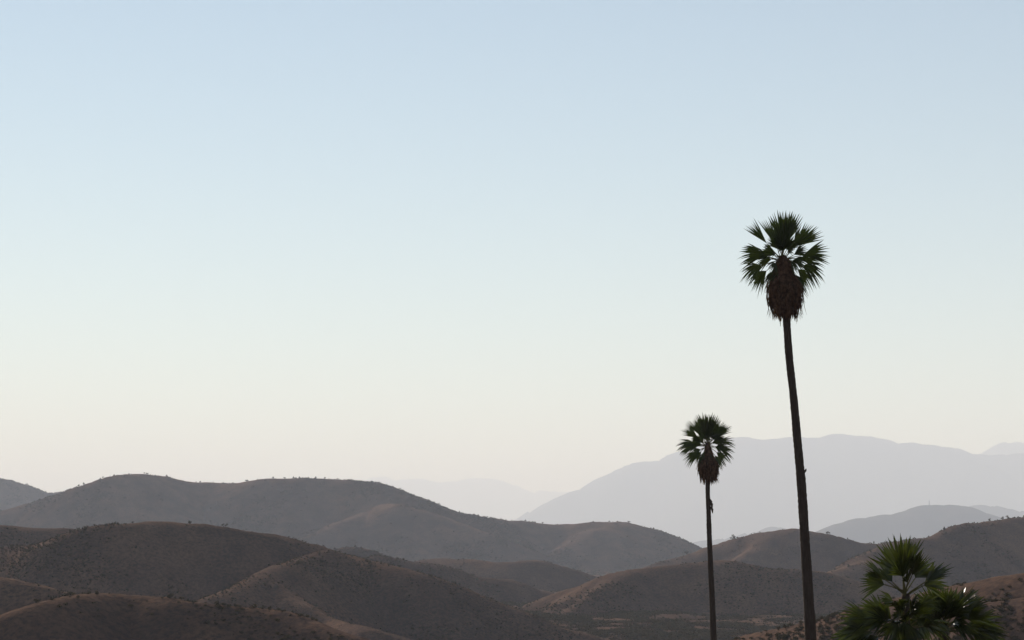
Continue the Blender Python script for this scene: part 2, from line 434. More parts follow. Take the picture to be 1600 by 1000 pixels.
def ground_z(x, y):
    r = math.hypot(x, y); a = math.atan2(x, y)
    i = int(np.clip(np.searchsorted(RR, r) - 1, 0, nR - 2)); j = int(np.clip(np.searchsorted(az_in, a) - 1, 0, len(az_in) - 2))
    tr = np.clip((r - RR[i]) / (RR[i + 1] - RR[i]), 0, 1); ta = np.clip((a - az_in[j]) / (az_in[j + 1] - az_in[j]), 0, 1)
    return float((Z[i, j] * (1 - ta) + Z[i, j + 1] * ta) * (1 - tr) + (Z[i + 1, j] * (1 - ta) + Z[i + 1, j + 1] * ta) * tr)

# ------------------------------------------------------------------ air
hz_z0 = float(Z.min()) - 1.0; hz_z1 = float(Z.max()) + 40.0
h = 57500.0
hv = [(-h, -h, hz_z0), (h, -h, hz_z0), (h, h, hz_z0), (-h, h, hz_z0), (-h, -h, hz_z1), (h, -h, hz_z1), (h, h, hz_z1), (-h, h, hz_z1)]
hf = [(3, 2, 1, 0), (4, 5, 6, 7), (0, 1, 5, 4), (1, 2, 6, 5), (2, 3, 7, 6), (3, 0, 4, 7)]
hm = bpy.data.materials.new('haze_air'); hm.use_nodes = True
ht = hm.node_tree; ht.nodes.clear()
ho = ht.nodes.new('ShaderNodeOutputMaterial'); pv = ht.nodes.new('ShaderNodeVolumePrincipled')
pv.inputs['Color'].default_value = (0.79, 0.865, 1.0, 1)
pv.inputs['Absorption Color'].default_value = (1, 1, 1, 1)   # pure scattering, a little stronger in the blue
pv.inputs['Density'].default_value = HAZE_DENSITY
pv.inputs['Anisotropy'].default_value = 0.05
ht.links.new(pv.outputs[0], ho.inputs['Volume'])
haze = mesh_obj('haze', hv, hf, hm)
tag(haze, 'pale morning haze lying over the hills', None, None, 'stuff')

# ------------------------------------------------------------------ palms
def unit(v):
    v = np.asarray(v, float); return v / (np.linalg.norm(v) + 1e-9)

def make_frond(parent, org, heart, d0, Lp, Rb, droop_p, droop_l, rng, mat, spread=118, nleaf=42, roll=0.0, wid=1.0, pr=0.016, curl=0.0, split0=0.40, face=None, fold=1.0, twist=0.5):
    """one fan leaf: a thorny stalk and a pleated blade split into drooping fingers"""
    d0 = unit(d0); g = np.array([0, 0, -1.0])
    heart = np.asarray(heart, float) - org
    pts = []
    for k in range(7):
        t = k / 6
        pts.append(heart + d0 * Lp * t + g * droop_p * Lp * t * t)
    T = unit(pts[-1] - pts[-2])
    S = np.cross(T, [0, 0, 1.0])
    if np.linalg.norm(S) < 0.25: S = np.cross(T, [math.cos(roll * 3), math.sin(roll * 3), 0.2])
    S = unit(S); Nn = np.cross(S, T)
    if face is not None:
        Nn = np.asarray(face, float) - np.dot(face, T) * T; Nn = unit(Nn); S = np.cross(T, Nn); roll = 0.0
    c, s_ = math.cos(roll), math.sin(roll)
    S, Nn = c * S + s_ * Nn, c * Nn - s_ * S
    hub = pts[-1]
    v = []; f = []
    ts = (0.0, 0.22, 0.42, 0.58, 0.72, 0.86, 1.0)
    A = R(spread); dphi = 2 * A / (nleaf - 1)
    for i in range(nleaf):
        phi = -A + dphi * i + rng.uniform(-0.25, 0.25) * dphi
        L = Rb * (0.70 + 0.30 * math.cos(phi * 0.75)) * rng.uniform(0.88, 1.07)
        d = math.cos(phi) * T + math.sin(phi) * S
        lat = unit(np.cross(Nn, d))
        split = rng.uniform(split0, split0 + 0.12)
        dl = droop_l * rng.uniform(0.6, 1.5); tw = rng.uniform(-twist, twist)
        b0 = len(v)
        for t in ts:
            hw = L * dphi * 0.55 * wid * min(t, split)
            if t > split: hw *= max(0.0, 1 - ((t - split) / (1 - split)) ** 1.25)
            hw = max(hw, 0.0012)
            p = hub + d * L * t + Nn * (0.10 * L * abs(math.sin(phi)) * t) + g * dl * L * max(0, t - 0.25) ** 2 * 1.6
            p = p + Nn * curl * L * t * t
            n2 = Nn * math.cos(tw * t) + lat * math.sin(tw * t); l2 = lat * math.cos(tw * t) - Nn * math.sin(tw * t)
            v += [p - l2 * hw + n2 * hw * 0.55 * fold, p - n2 * hw * 0.25 * fold, p + l2 * hw + n2 * hw * 0.55 * fold]
        for k in range(len(ts) - 1):
            q = b0 + k * 3
            f += [(q, q + 1, q + 4, q + 3), (q + 1, q + 2, q + 5, q + 4)]
    fr = mesh_obj('frond', np.array(v), f, mat, parent)
    m = MB(); rad = [pr * (1.7 - 0.9 * k / 6) for k in range(7)]
    m.tube(pts, rad, 5)
    m.build('petiole', M_PET, fr)
    return fr

def trunk_mesh(parent, org, line, widths, rng, seed, n=14, step=0.12, ring=0.05):
    """line: (px, py, D) knots from top to ground; widths in metres at the same knots"""
    pts = [P(*k) - org for k in line]
    Ls = [0]
    for a, b in zip(pts[:-1], pts[1:]): Ls.append(Ls[-1] + np.linalg.norm(b - a))
    m = int(Ls[-1] / step)
    tt = np.linspace(0, Ls[-1], m)
    arr = np.array(pts)
    path = np.stack([np.interp(tt, Ls, arr[:, k]) for k in range(3)], 1)
    ker = np.hanning(17); ker /= ker.sum()
    sm = path.copy()
    for k in range(3):
        sm[:, k] = np.convolve(np.pad(path[:, k], 8, mode='reflect', reflect_type='odd'), ker, 'valid')
    w = np.interp(tt, Ls, widths) / 2
    rad = []
    ang = np.arange(n)
    for i in range(m):
        nz = np.array([hsh(np.array([i]), np.array([k]), seed)[0] for k in range(n)])
        big = 0.04 * math.sin(tt[i] * 2.1 + seed) + 0.03 * math.sin(tt[i] * 5.3)
        rad.append(w[i] * (1 + big * 0.6 + ring * (1 if i % 2 else -0.4) * 0.5 + ring * 1.2 * (nz - 0.5)))
    mb = MB(); mb.tube(list(sm), rad, n)
    return mb.build('trunk', M_BARK, parent, True)

def skirt_mesh(parent, org, centre, prof, n, rng, lean=(0, 0), wid=0.035):
    """hanging dead leaves; prof = (height above centre, radius) from top to bottom"""
    c = np.asarray(centre, float) - org
    hs = np.array([p[0] for p in prof]); rs = np.array([p[1] for p in prof])
    mb = MB()
    mb.tube([c + np.array([lean[0] * (h - hs[0]), lean[1] * (h - hs[0]), h]) for h in hs],
            [[r * 0.58 * rng.uniform(0.8, 1.15) for _ in range(16)] for r in rs], 16)
    v = list(mb.v); f = list(mb.f)
    span = hs[0] - hs[-1]
    for i in range(n):
        a = rng.uniform(0, 2 * math.pi); h0 = hs[0] - rng.uniform(0, 0.76) ** 0.9 * span
        L = min(rng.uniform(0.18, 0.45) * span, h0 - hs[-1] + (rng.uniform(0.0, 0.06) if rng.random() < 0.85 else rng.uniform(0.05, 0.2)) * span); out = rng.uniform(0.68, 1.14); fl = rng.uniform(-0.02, 0.22) if rng.random() < 0.85 else rng.uniform(0.2, 0.45)
        w = wid * rng.uniform(0.6, 2.0); da = rng.uniform(-0.25, 0.25)
        b0 = len(v)
        for k in range(4):
            t = k / 3; h = h0 - L * t
            r = np.interp(-h, -hs, rs) * out
            if h < hs[-1]: r = rs[-1] * out
            r = max(r, np.interp(-h0, -hs, rs) * out * (1 - 0.35 * t)) + fl * t * t * L
            aa = a + da * t
            ww = w * (1 - 0.85 * t * t)
            cc = c + np.array([lean[0] * (h - hs[0]), lean[1] * (h - hs[0]), h])
            p = cc + np.array([math.cos(aa) * r, math.sin(aa) * r, 0])
            tang = np.array([-math.sin(aa), math.cos(aa), 0]); nr = np.array([math.cos(aa), math.sin(aa), 0])
            v += [p - tang * ww, p + nr * ww * 0.5, p + tang * ww]
        for k in range(3):
            q = b0 + k * 3
            f += [(q, q + 1, q + 4, q + 3), (q + 1, q + 2, q + 5, q + 4)]
    o = mesh_obj('dead_leaf_skirt', np.array(v), f, M_DEAD, parent)
    tag(o, None, None, None, 'stuff')
    return o

def on_ground(px, D):
    x = (px - 800) / F * D
    return np.array([x, D, ground_z(x, D)])

def pyof(z, D): return HY - (z - CZ) / D * F

def dir3(img_deg, toward):
    """leaf direction: angle as seen from the front, 0 = right, 90 = up; toward > 0 leans to the viewer"""
    a = R(img_deg)
    return np.array([math.cos(a) * math.sqrt(max(0, 1 - toward ** 2)), -toward, math.sin(a) * math.sqrt(max(0, 1 - toward ** 2))])

# --- tall palm
rng = random.Random(11)
D1 = 90.0; k1 = D1 / F
b1 = on_ground(1272, D1)
tall = empty('palm_tree', b1)
tag(tall, 'tallest slender fan palm with brown skirt, its trunk leaning left', 'palm tree')
line = [(1225, 408, D1), (1226, 450, D1), (1229, 500, D1), (1233, 560, D1), (1240, 620, D1), (1246, 690, D1), (1251, 742, D1), (1253, 765, D1), (1258, 850, D1), (1263, 930, D1), (1267, 1000, D1), (1270, 1100, D1), (1272, pyof(b1[2] - 0.3, D1), D1)]
trunk_mesh(tall, b1, line, [0.30, 0.33, 0.335, 0.33, 0.345, 0.365, 0.40, 0.40, 0.42, 0.47, 0.50, 0.58, 0.80], rng, 5)
for px, py, dx, L in ((1249, 757, -0.05, 0.12), (1256, 738, 0.06, 0.16)):
    kn = MB(); p = P(px, py, D1) - b1
    kn.tube([p, p + np.array([dx * 1.2, -0.05, L * 0.5]), p + np.array([dx * 1.6, -0.06, L])], [0.06, 0.05, 0.015], 6)
    kn.build('leaf_stub', M_BARK, tall)
H1 = P(1223, 406, D1)
fronds1 = [  # angle from the front, lean to viewer, stalk length, blade radius, stalk droop, finger droop, half spread, flat to front
    (90, 0.0, 0.70, 1.55, 0.0, 0.02, 27, 1), (105, -0.2, 0.70, 1.42, 0.0, 0.03, 22, 1), (76, 0.2, 0.70, 1.48, 0.0, 0.03, 22, 1),
    (131, 0.0, 1.00, 1.22, 0.02, 0.02, 13, 1),
    (163, 0.1, 0.85, 1.16, 0.06, 0.22, 33, 1), (155, -0.3, 0.70, 1.05, 0.06, 0.18, 27, 1),
    (192, 0.1, 0.90, 1.00, 0.12, 0.35, 36, 1), (206, -0.2, 0.75, 0.90, 0.15, 0.4, 33, 1),
    (-11, 0.1, 0.88, 1.02, 0.12, 0.35, 34, 1), (-27, -0.2, 0.75, 0.95, 0.15, 0.4, 32, 1),
    (17, 0.0, 0.88, 1.20, 0.05, 0.10, 25, 1), (10, -0.3, 0.75, 1.05, 0.06, 0.15, 24, 1),
    (46, 0.0, 0.85, 1.30, 0.03, 0.05, 24, 1), (54, 0.3, 0.70, 1.10, 0.03, 0.08, 24, 1),
    (-46, 0.1, 0.65, 0.90, 0.2, 0.5, 34, 1), (228, 0.2, 0.55, 0.75, 0.2, 0.5, 34, 1),
    (248, 0.45, 0.45, 0.72, 0.2, 0.4, 36, 1), (268, 0.5, 0.40, 0.72, 0.2, 0.4, 36, 1), (292, 0.45, 0.45, 0.75, 0.2, 0.4, 36, 1), (306, 0.2, 0.5, 0.75, 0.2, 0.4, 34, 1), (265, -0.4, 0.45, 0.7, 0.2, 0.4, 36, 1),
    (118, 0.3, 0.50, 0.85, 0.02, 0.1, 32, 1), (62, -0.3, 0.50, 0.85, 0.02, 0.1, 32, 1), (140, -0.3, 0.55, 0.75, 0.05, 0.15, 30, 1), (33, 0.3, 0.55, 0.75, 0.05, 0.15, 30, 1),
    (97, 0.7, 0.55, 0.75, 0.1, 0.3, 40, 0), (80, -0.7, 0.6, 0.85, 0.08, 0.2, 40, 0), (60, 0.6, 0.55, 0.7, 0.1, 0.3, 38, 0), (125, -0.55, 0.55, 0.75, 0.1, 0.25, 38, 0), (112, 0.6, 0.55, 0.75, 0.1, 0.3, 38, 0),
    (176, -0.3, 0.45, 0.75, 0.08, 0.3, 30, 1), (3, 0.3, 0.45, 0.75, 0.08, 0.3, 30, 1), (148, 0.5, 0.5, 0.8, 0.08, 0.2, 30, 1), (178, 0.75, 0.55, 0.6, 0.2, 0.5, 36, 0), (5, 0.8, 0.55, 0.6, 0.2, 0.5, 36, 0), (92, 0.35, 0.45, 0.95, 0.0, 0.1, 40, 1),
]
def face_dir(rng, k=0.55): return np.array([rng.uniform(-k, k), -1.0, rng.uniform(-0.2, k)])
for a, tw, lp, rb, dp, dl, sp, fc in fronds1:
    make_frond(tall, b1, H1 + np.array([rng.uniform(-.06, .06), rng.uniform(-.06, .06), rng.uniform(-0.12, 0.05)]), dir3(a + rng.uniform(-2, 2), tw), lp, rb, dp, dl, rng, M_FROND, roll=rng.choice([-1, 1]) * rng.uniform(0.45, 1.3), spread=sp * 1.12, nleaf=int(8 + sp * 0.22), wid=1.35, split0=0.5, face=face_dir(rng) if fc else None)
px2m = k1
skirt_mesh(tall, b1, P(1223.5, 404, D1), [(5 * px2m, 5 * px2m), (-2 * px2m, 10 * px2m), (-10 * px2m, 13 * px2m), (-26 * px2m, 14 * px2m), (-32 * px2m, 19 * px2m), (-42 * px2m, 24 * px2m), (-54 * px2m, 25 * px2m), (-68 * px2m, 23.5 * px2m), (-76 * px2m, 20 * px2m), (-85 * px2m, 14 * px2m), (-92 * px2m, 7 * px2m)], 900, rng, lean=(-0.04, 0))

# --- shorter palm
rng = random.Random(23)
D2 = 125.0; k2 = D2 / F
b2 = on_ground(1118, D2)
short = empty('palm_tree', b2)
tag(short, 'shorter thin fan palm with small round crown, left of the tallest palm', 'palm tree')
line = [(1105, 692, D2), (1106, 750, D2), (1105.5, 770, D2), (1107, 792, D2), (1108, 830, D2), (1110, 880, D2), (1113, 940, D2), (1115, 1000, D2), (1117, 1080, D2), (1118, pyof(b2[2] - 0.3, D2), D2)]
trunk_mesh(short, b2, line, [0.24, 0.27, 0.27, 0.29, 0.30, 0.33, 0.36, 0.38, 0.45, 0.62], rng, 9, ring=0.045)
stub = MB()
for px, py, qx, qy, r in ((1109, 784, 1113, 794, 0.09), (1110, 792, 1113.5, 802, 0.08), (1109, 780, 1111.5, 790, 0.07)):
    p = P(px, py, D2 - 0.06) - b2; q = P(qx, qy, D2 - 0.15) - b2
    stub.tube([p, (p + q) / 2 + np.array([0.05, 0, 0.03]), q], [r * 0.7, r, r * 0.3], 6)
tag(stub.build('broken_leaf_stub', M_BARK, short), 'ragged broken stub on the upper trunk')
H2 = P(1105, 694, D2)
fronds2 = []
for a, l, b, sp in ((90, .62, 1.48, 30), (104, .62, 1.36, 24), (77, .62, 1.40, 24), (121, .68, 1.24, 22), (61, .70, 1.22, 24), (142, .74, 1.06, 23), (38, .76, 1.10, 22)):
    fronds2.append((a, rng.uniform(-0.25, 0.25), l, b, 0.01, 0.04, sp))
for a, l, b, sp in ((163, .80, 1.08, 27), (18, .82, 1.08, 24), (186, .76, 0.98, 28), (-5, .80, 0.98, 28), (208, .72, 0.95, 28), (-27, .74, 0.92, 28), (228, .6, .8, 28), (-47, .6, .82, 28)):
    fronds2.append((a, rng.uniform(-0.25, 0.25), l, b, 0.08, 0.25, sp))
for a in (150, 30, 115, 66, 176, 8, 200, -16): fronds2.append((a, rng.choice([-1, 1]) * rng.uniform(0.3, 0.5), 0.55, 0.75, 0.05, 0.2, 30))
for a in (95, 70, 130, 48, 160, 20): fronds2.append((a, rng.uniform(-0.4, 0.4), 0.38, 0.85, 0.03, 0.15, 34))
for a in (255, 270, 285, 240, -62): fronds2.append((a, rng.uniform(0.2, 0.5), 0.45, 0.65, 0.14, 0.4, 34))
for a in (80, 100, 120, 60): fronds2.append((a, rng.choice([-1, 1]) * rng.uniform(0.6, 0.75), 0.5, 0.75, 0.05, 0.2, 36))
for a, tw, lp, rb, dp, dl, sp in fronds2:
    make_frond(short, b2, H2 + np.array([rng.uniform(-.06, .06), rng.uniform(-.06, .06), rng.uniform(-0.2, 0.05)]), dir3(a + rng.uniform(-4, 4), tw), lp * rng.uniform(0.9, 1.05), rb * rng.uniform(0.97, 1.08), dp, dl, rng, M_FROND, spread=sp, nleaf=int(7 + sp * 0.2), wid=1.35, split0=0.5, face=face_dir(rng, 0.7))
q = k2
skirt_mesh(short, b2, P(1106, 694, D2), [(2 * q, 2 * q), (-6 * q, 4 * q), (-20 * q, 6.5 * q), (-27 * q, 13 * q), (-36 * q, 14.5 * q), (-46 * q, 13 * q), (-54 * q, 9 * q), (-60 * q, 5 * q)], 420, rng, lean=(-0.02, 0), wid=0.04)
skirt_mesh(short, b2, P(1116, 722, D2 - 0.2), [(0, 2 * q), (-8 * q, 5 * q), (-18 * q, 6 * q), (-26 * q, 4.5 * q), (-29 * q, 2 * q)], 90, rng, wid=0.035)

# --- young bushy palms in the foreground
def young_palm(D, hx, hy, bx, fr, seed, label, tw_top, tw_bot, lower=()):
    rng = random.Random(seed)
    b = on_ground(bx, D)
    root = empty('palm_tree', b)
    tag(root, label, 'palm tree', 'young bushy palms')
    trunk_mesh(root, b, [(hx, hy, D), (hx, hy + 40, D), ((hx + bx) / 2, hy + 150, D), (bx, pyof(b[2] - 0.3, D), D)], [tw_top, tw_top * 1.1, (tw_top + tw_bot) / 2, tw_bot], rng, seed, ring=0.16, step=0.07)
    for (h0x, h0y, lst) in [(hx, hy, fr)] + list(lower):
        H = P(h0x, h0y, D)
        for a, tw, lp, rb, dp, dl in lst:
            make_frond(root, b, H + np.array([rng.uniform(-.05, .05), rng.uniform(-.05, .05), rng.uniform(-0.08, 0.06)]), dir3(a + rng.uniform(-3, 3), tw), lp, rb * 1.0, dp, dl, rng, M_YOUNG, fold=0.5, twist=1.1, spread=rng.uniform(34, 48), nleaf=13, wid=1.55, pr=0.013, split0=0.44, face=face_dir(rng, 0.9) if rng.random() < 0.6 else np.array([-0.55 + rng.uniform(-.3, .3), -0.35 + rng.uniform(-.3, .2), 0.75]))
    return root
fr_main = [(93, 0.15, 0.42, 0.95, 0, 0.02), (101, -0.2, 0.45, 0.95, 0, 0.03), (84, -0.4, 0.45, 0.85, 0, 0.05), (70, 0.3, 0.48, 0.66, 0.02, 0.1), (108, 0.5, 0.5, 0.62, 0.05, 0.1),
           (88, 0.6, 0.4, 0.62, 0.0, 0.15),
           (142, 0.1, 0.55, 0.66, 0.06, 0.1), (155, 0.2, 0.55, 0.62, 0.1, 0.15), (128, -0.4, 0.5, 0.6, 0.05, 0.1), (38, 0.1, 0.55, 0.66, 0.05, 0.1), (30, -0.3, 0.5, 0.68, 0.08, 0.15), (52, -0.45, 0.5, 0.62, 0.05, 0.1)]
lw_main = [(172, 0.3, 0.95, 0.78, 0.1, 0.2), (184, -0.1, 0.95, 0.75, 0.12, 0.25), (163, 0.1, 0.85, 0.75, 0.08, 0.15), (145, 0.5, 0.6, 0.7, 0.1, 0.2), (195, 0.5, 0.8, 0.7, 0.15, 0.3), (130, 0.2, 0.4, 0.6, 0.05, 0.2), (60, 0.5, 0.4, 0.6, 0.05, 0.2), (15, 0.3, 0.5, 0.6, 0.1, 0.3), (265, 0.7, 0.4, 0.7, 0.1, 0.3), (150, 0.3, 0.5, 0.75, 0.08, 0.15), (138, -0.1, 0.55, 0.70, 0.05, 0.15), (168, 0.2, 0.75, 0.80, 0.12, 0.2), (178, 0.4, 0.7, 0.75, 0.15, 0.25), (160, -0.3, 0.65, 0.70, 0.1, 0.2), (190, 0.1, 0.75, 0.7, 0.15, 0.3),
           (112, 0.5, 0.45, 0.55, 0.1, 0.3), (75, 0.6, 0.45, 0.6, 0.1, 0.3), (50, 0.3, 0.4, 0.55, 0.1, 0.3), (100, 0.7, 0.4, 0.6, 0.1, 0.3), (125, 0.75, 0.4, 0.6, 0.1, 0.4), (210, 0.4, 0.6, 0.7, 0.15, 0.4), (25, 0.6, 0.5, 0.6, 0.1, 0.4), (232, 0.5, 0.5, 0.7, 0.1, 0.4), (300, 0.5, 0.5, 0.7, 0.1, 0.4)]
young_palm(45.0, 1415, 928, 1418, fr_main, 31, 'taller bushy young palm with upright fans and glinting leaves, lower right', 0.17, 0.34, [(1413, 985, lw_main), (1414, 960, [(118, 0.55, 0.3, 0.5, 0.1, 0.3), (70, 0.5, 0.3, 0.5, 0.1, 0.3), (140, 0.3, 0.4, 0.5, 0.1, 0.3), (40, 0.2, 0.4, 0.5, 0.1, 0.3), (95, 0.75, 0.25, 0.55, 0.15, 0.4), (200, 0.6, 0.3, 0.6, 0.2, 0.4), (-20, 0.6, 0.3, 0.6, 0.2, 0.4), (250, 0.75, 0.25, 0.6, 0.2, 0.4), (290, 0.7, 0.25, 0.6, 0.2, 0.4)])])
fr_r = [(130, 0.3, 0.55, 0.62, 0.05, 0.15), (148, 0.2, 0.6, 0.6, 0.08, 0.2), (92, 0.5, 0.35, 0.62, 0.03, 0.1), (65, 0.4, 0.45, 0.66, 0.05, 0.15), (28, 0.5, 0.6, 0.66, 0.08, 0.2), (2, 0.5, 0.65, 0.66, 0.1, 0.3), (175, 0.5, 0.5, 0.6, 0.1, 0.3), (105, 0.2, 0.35, 0.62, 0.02, 0.1), (75, 0.5, 0.35, 0.6, 0.05, 0.2), (100, 0.8, 0.3, 0.6, 0.1, 0.4), (140, 0.5, 0.45, 0.62, 0.05, 0.2), (160, 0.6, 0.4, 0.6, 0.1, 0.3), (12, 0.5, 0.5, 0.65, 0.1, 0.3), (250, 0.7, 0.3, 0.65, 0.2, 0.4), (285, 0.75, 0.3, 0.65, 0.2, 0.4), (112, 0.1, 0.45, 0.72, 0.02, 0.05), (124, 0.3, 0.4, 0.62, 0.03, 0.1), (98, -0.2, 0.45, 0.66, 0.02, 0.05), (84, 0.3, 0.45, 0.62, 0.02, 0.1), (70, -0.3, 0.5, 0.62, 0.03, 0.1), (54, 0.1, 0.6, 0.72, 0.05, 0.1), (44, 0.3, 0.6, 0.66, 0.06, 0.15),
        (18, 0.2, 0.75, 0.72, 0.1, 0.2), (8, -0.1, 0.72, 0.75, 0.1, 0.2), (-4, 0.3, 0.75, 0.7, 0.12, 0.3), (30, -0.4, 0.65, 0.65, 0.1, 0.2), (90, 0.65, 0.4, 0.62, 0.1, 0.3), (60, 0.7, 0.45, 0.62, 0.1, 0.3), (120, 0.7, 0.4, 0.6, 0.1, 0.3), (150, 0.4, 0.5, 0.6, 0.1, 0.3), (-20, 0.4, 0.6, 0.7, 0.2, 0.4), (200, 0.5, 0.5, 0.6, 0.2, 0.4), (-40, 0.6, 0.5, 0.7, 0.2, 0.4), (-70, 0.7, 0.5, 0.7, 0.2, 0.4), (40, 0.8, 0.45, 0.65, 0.1, 0.4)]
young_palm(46.5, 1474, 984, 1480, fr_r, 47, 'lower wide bushy young palm spreading to the right, lower right corner', 0.22, 0.36)

# ------------------------------------------------------------------ mast on the far hill
DT = 11000.0
tx = (1452 - 800) / F * DT
tz = ground_z(tx, DT)
tb = np.array([tx, DT, tz])
mast = empty('radio_mast', tb)
tag(mast, 'tiny lattice radio mast on top of the pale hill', 'mast')
hgt = (HY - 782) / F * DT - (tz - CZ)
hgt = float(np.clip(hgt, 20, 40))
for sx, sy in ((-1, -1), (1, -1), (1, 1), (-1, 1)):
    m = MB(); m.tube([(sx * 3.0, sy * 3.0, -2), (sx * 1.6, sy * 1.6, hgt * 0.5), (sx * 0.8, sy * 0.8, hgt)], [0.45, 0.38, 0.3], 6); m.build('leg', M_STEEL, mast)
m = MB()
for k in range(7):
    z0 = hgt * k / 7; z1 = hgt * (k + 1) / 7
    def w(z): return 3.0 - 2.8 * z / hgt if z < hgt * 0.5 else 1.6 - 1.6 * (z / hgt - 0.5)
    cs = ((-1, -1), (1, -1), (1, 1), (-1, 1))
    for i in range(4):
        a, bb = cs[i], cs[(i + 1) % 4]
        m.tube([(a[0] * w(z0), a[1] * w(z0), z0), (bb[0] * w(z1), bb[1] * w(z1), z1)], [0.2, 0.2], 4)
        m.tube([(a[0] * w(z1), a[1] * w(z1), z1), (bb[0] * w(z1), bb[1] * w(z1), z1)], [0.2, 0.2], 4)
m.build('bracing', M_STEEL, mast)
m = MB(); m.tube([(0, 0, hgt - 1), (0, 0, hgt + 9)], [0.35, 0.2], 6); m.build('antenna', M_STEEL, mast)
m = MB(); m.tube([(-2.4, -1.6, hgt * 0.72), (-2.4, -2.4, hgt * 0.72)], [1.2, 1.3], 10); m.build('dish', M_STEEL, mast)

# ------------------------------------------------------------------ scrub on the hillsides
ICO = []
phi_ = (1 + 5 ** 0.5) / 2
for a in (-1, 1):
    for b_ in (-phi_, phi_):
        ICO += [(a, b_, 0), (0, a, b_), (b_, 0, a)]
ICO = np.array(ICO) / math.hypot(1, phi_)
def hull_faces(pts):
    fs = []
    n = len(pts); el = min(np.linalg.norm(pts[0] - pts[k]) for k in range(1, n)) * 1.05
    for i in range(n):
        for j in range(i + 1, n):
            for k in range(j + 1, n):
                if max(np.linalg.norm(pts[i] - pts[j]), np.linalg.norm(pts[j] - pts[k]), np.linalg.norm(pts[i] - pts[k])) < el:
                    nn = np.cross(pts[j] - pts[i], pts[k] - pts[i])
                    fs.append((i, j, k) if np.dot(nn, pts[i]) > 0 else (i, k, j))
    return np.array(fs)
ICF = hull_faces(ICO)

nrg = np.random.default_rng(4)
def bush_var(ntri):
    """a shrub: a broken core with leaf tufts standing out of it (unit size, base at 0)"""
    core = ICO * nrg.uniform(0.45, 0.95, (12, 1)) * np.array([0.42, 0.42, 0.40]) + np.array([0, 0, 0.36])
    d = nrg.normal(size=(ntri, 3)); d[:, 2] = np.abs(d[:, 2]) * 0.9 - 0.25; d /= np.linalg.norm(d, axis=1)[:, None]
    c = d * nrg.uniform(0.32, 0.52, (ntri, 1)) + np.array([0, 0, 0.36])
    a = nrg.normal(size=(ntri, 3)) * 0.11; b = nrg.normal(size=(ntri, 3)) * 0.11
    tv = np.stack([c + a, c + b, c - (a + b) * 0.8 + d * 0.1], 1).reshape(-1, 3)
    v = np.vstack([core, tv]); v[:, 2] = np.maximum(v[:, 2], -0.05)
    f = np.vstack([ICF, np.arange(ntri * 3).reshape(-1, 3) + 12])
    return v, f
VAR_S = [bush_var(4) for _ in range(8)]
OCT = np.array([(0.5, 0, 0.3), (-0.5, 0, 0.3), (0, 0.5, 0.3), (0, -0.5, 0.3), (0, 0, 0.8)])
OCF = np.array([(0, 2, 4), (2, 1, 4), (1, 3, 4), (3, 0, 4), (0, 3, 2), (1, 2, 3)])
VAR_T = [(OCT * nrg.uniform(0.7, 1.3, (5, 3)) + np.array([0, 0, -0.05]), OCF) for _ in range(8)]
VAR_L = [bush_var(44) for _ in range(8)]

# which ground can be seen (with a generous margin) decides where scrub is worth building
elev = (Z - CZ) / RG
run = np.maximum.accumulate(elev, axis=0)
vis = elev > np.vstack([np.full((1, nA), -9.0), run[:-1]]) - 0.0016
below = elev > -(1000 - HY) / F * 1.25
ok = vis & below & (RG > 270) & (RG < 5000)
ok[:, len(az_in):] = False
ok[:, :15] = False; ok[:, len(az_in) - 15:len(az_in)] = False
drow = np.gradient(RR)[:, None]; dcol = az_in[1] - az_in[0]
area = RG * dcol * drow
clump = fbm(X / 60.0, Y / 60.0, 4, 21) + 0.6 * fbm(X / 14.0, Y / 14.0, 2, 77)
dens = np.where(LAB == 0, 4.0, np.where(LAB == GROUPS.index('J'), 1.7, 1.0)) * np.clip(0.12 + 1.8 * clump, 0.012, 1.5) * np.clip(np.interp(RG, [300, 450, 800, 1800], [0.16, 0.16, 0.42, 0.8]) + CREST / (0.05 * RG), 0, 1.0)
wgt = np.where(ok, area * dens * np.interp(RG, [300, 800, 1800, 3000, 5000], [2.0, 1.1, 0.36, 0.34, 0.06]), 0.0).ravel()
NB = 72000
pick = nrg.choice(len(wgt), NB, p=wgt / wgt.sum())
pi_, pj = pick // nA, pick % nA
pi_ = np.minimum(pi_, nR - 2)
u = nrg.random(NB); w_ = nrg.random(NB)
Zc = (Z[pi_, pj] * (1 - u) + Z[pi_, pj + 1] * u) * (1 - w_) + (Z[pi_ + 1, pj] * (1 - u) + Z[pi_ + 1, pj + 1] * u) * w_
rb = RR[pi_] * (1 - w_) + RR[pi_ + 1] * w_
ab = AZ[pj] * (1 - u) + AZ[pj + 1] * u
size = nrg.gamma(4.0, 0.25, NB).clip(0.35, 2.2) * np.interp(rb, [300, 800, 2500, 4600], [0.38, 0.66, 1.5, 2.3])
big = (rb < 500)
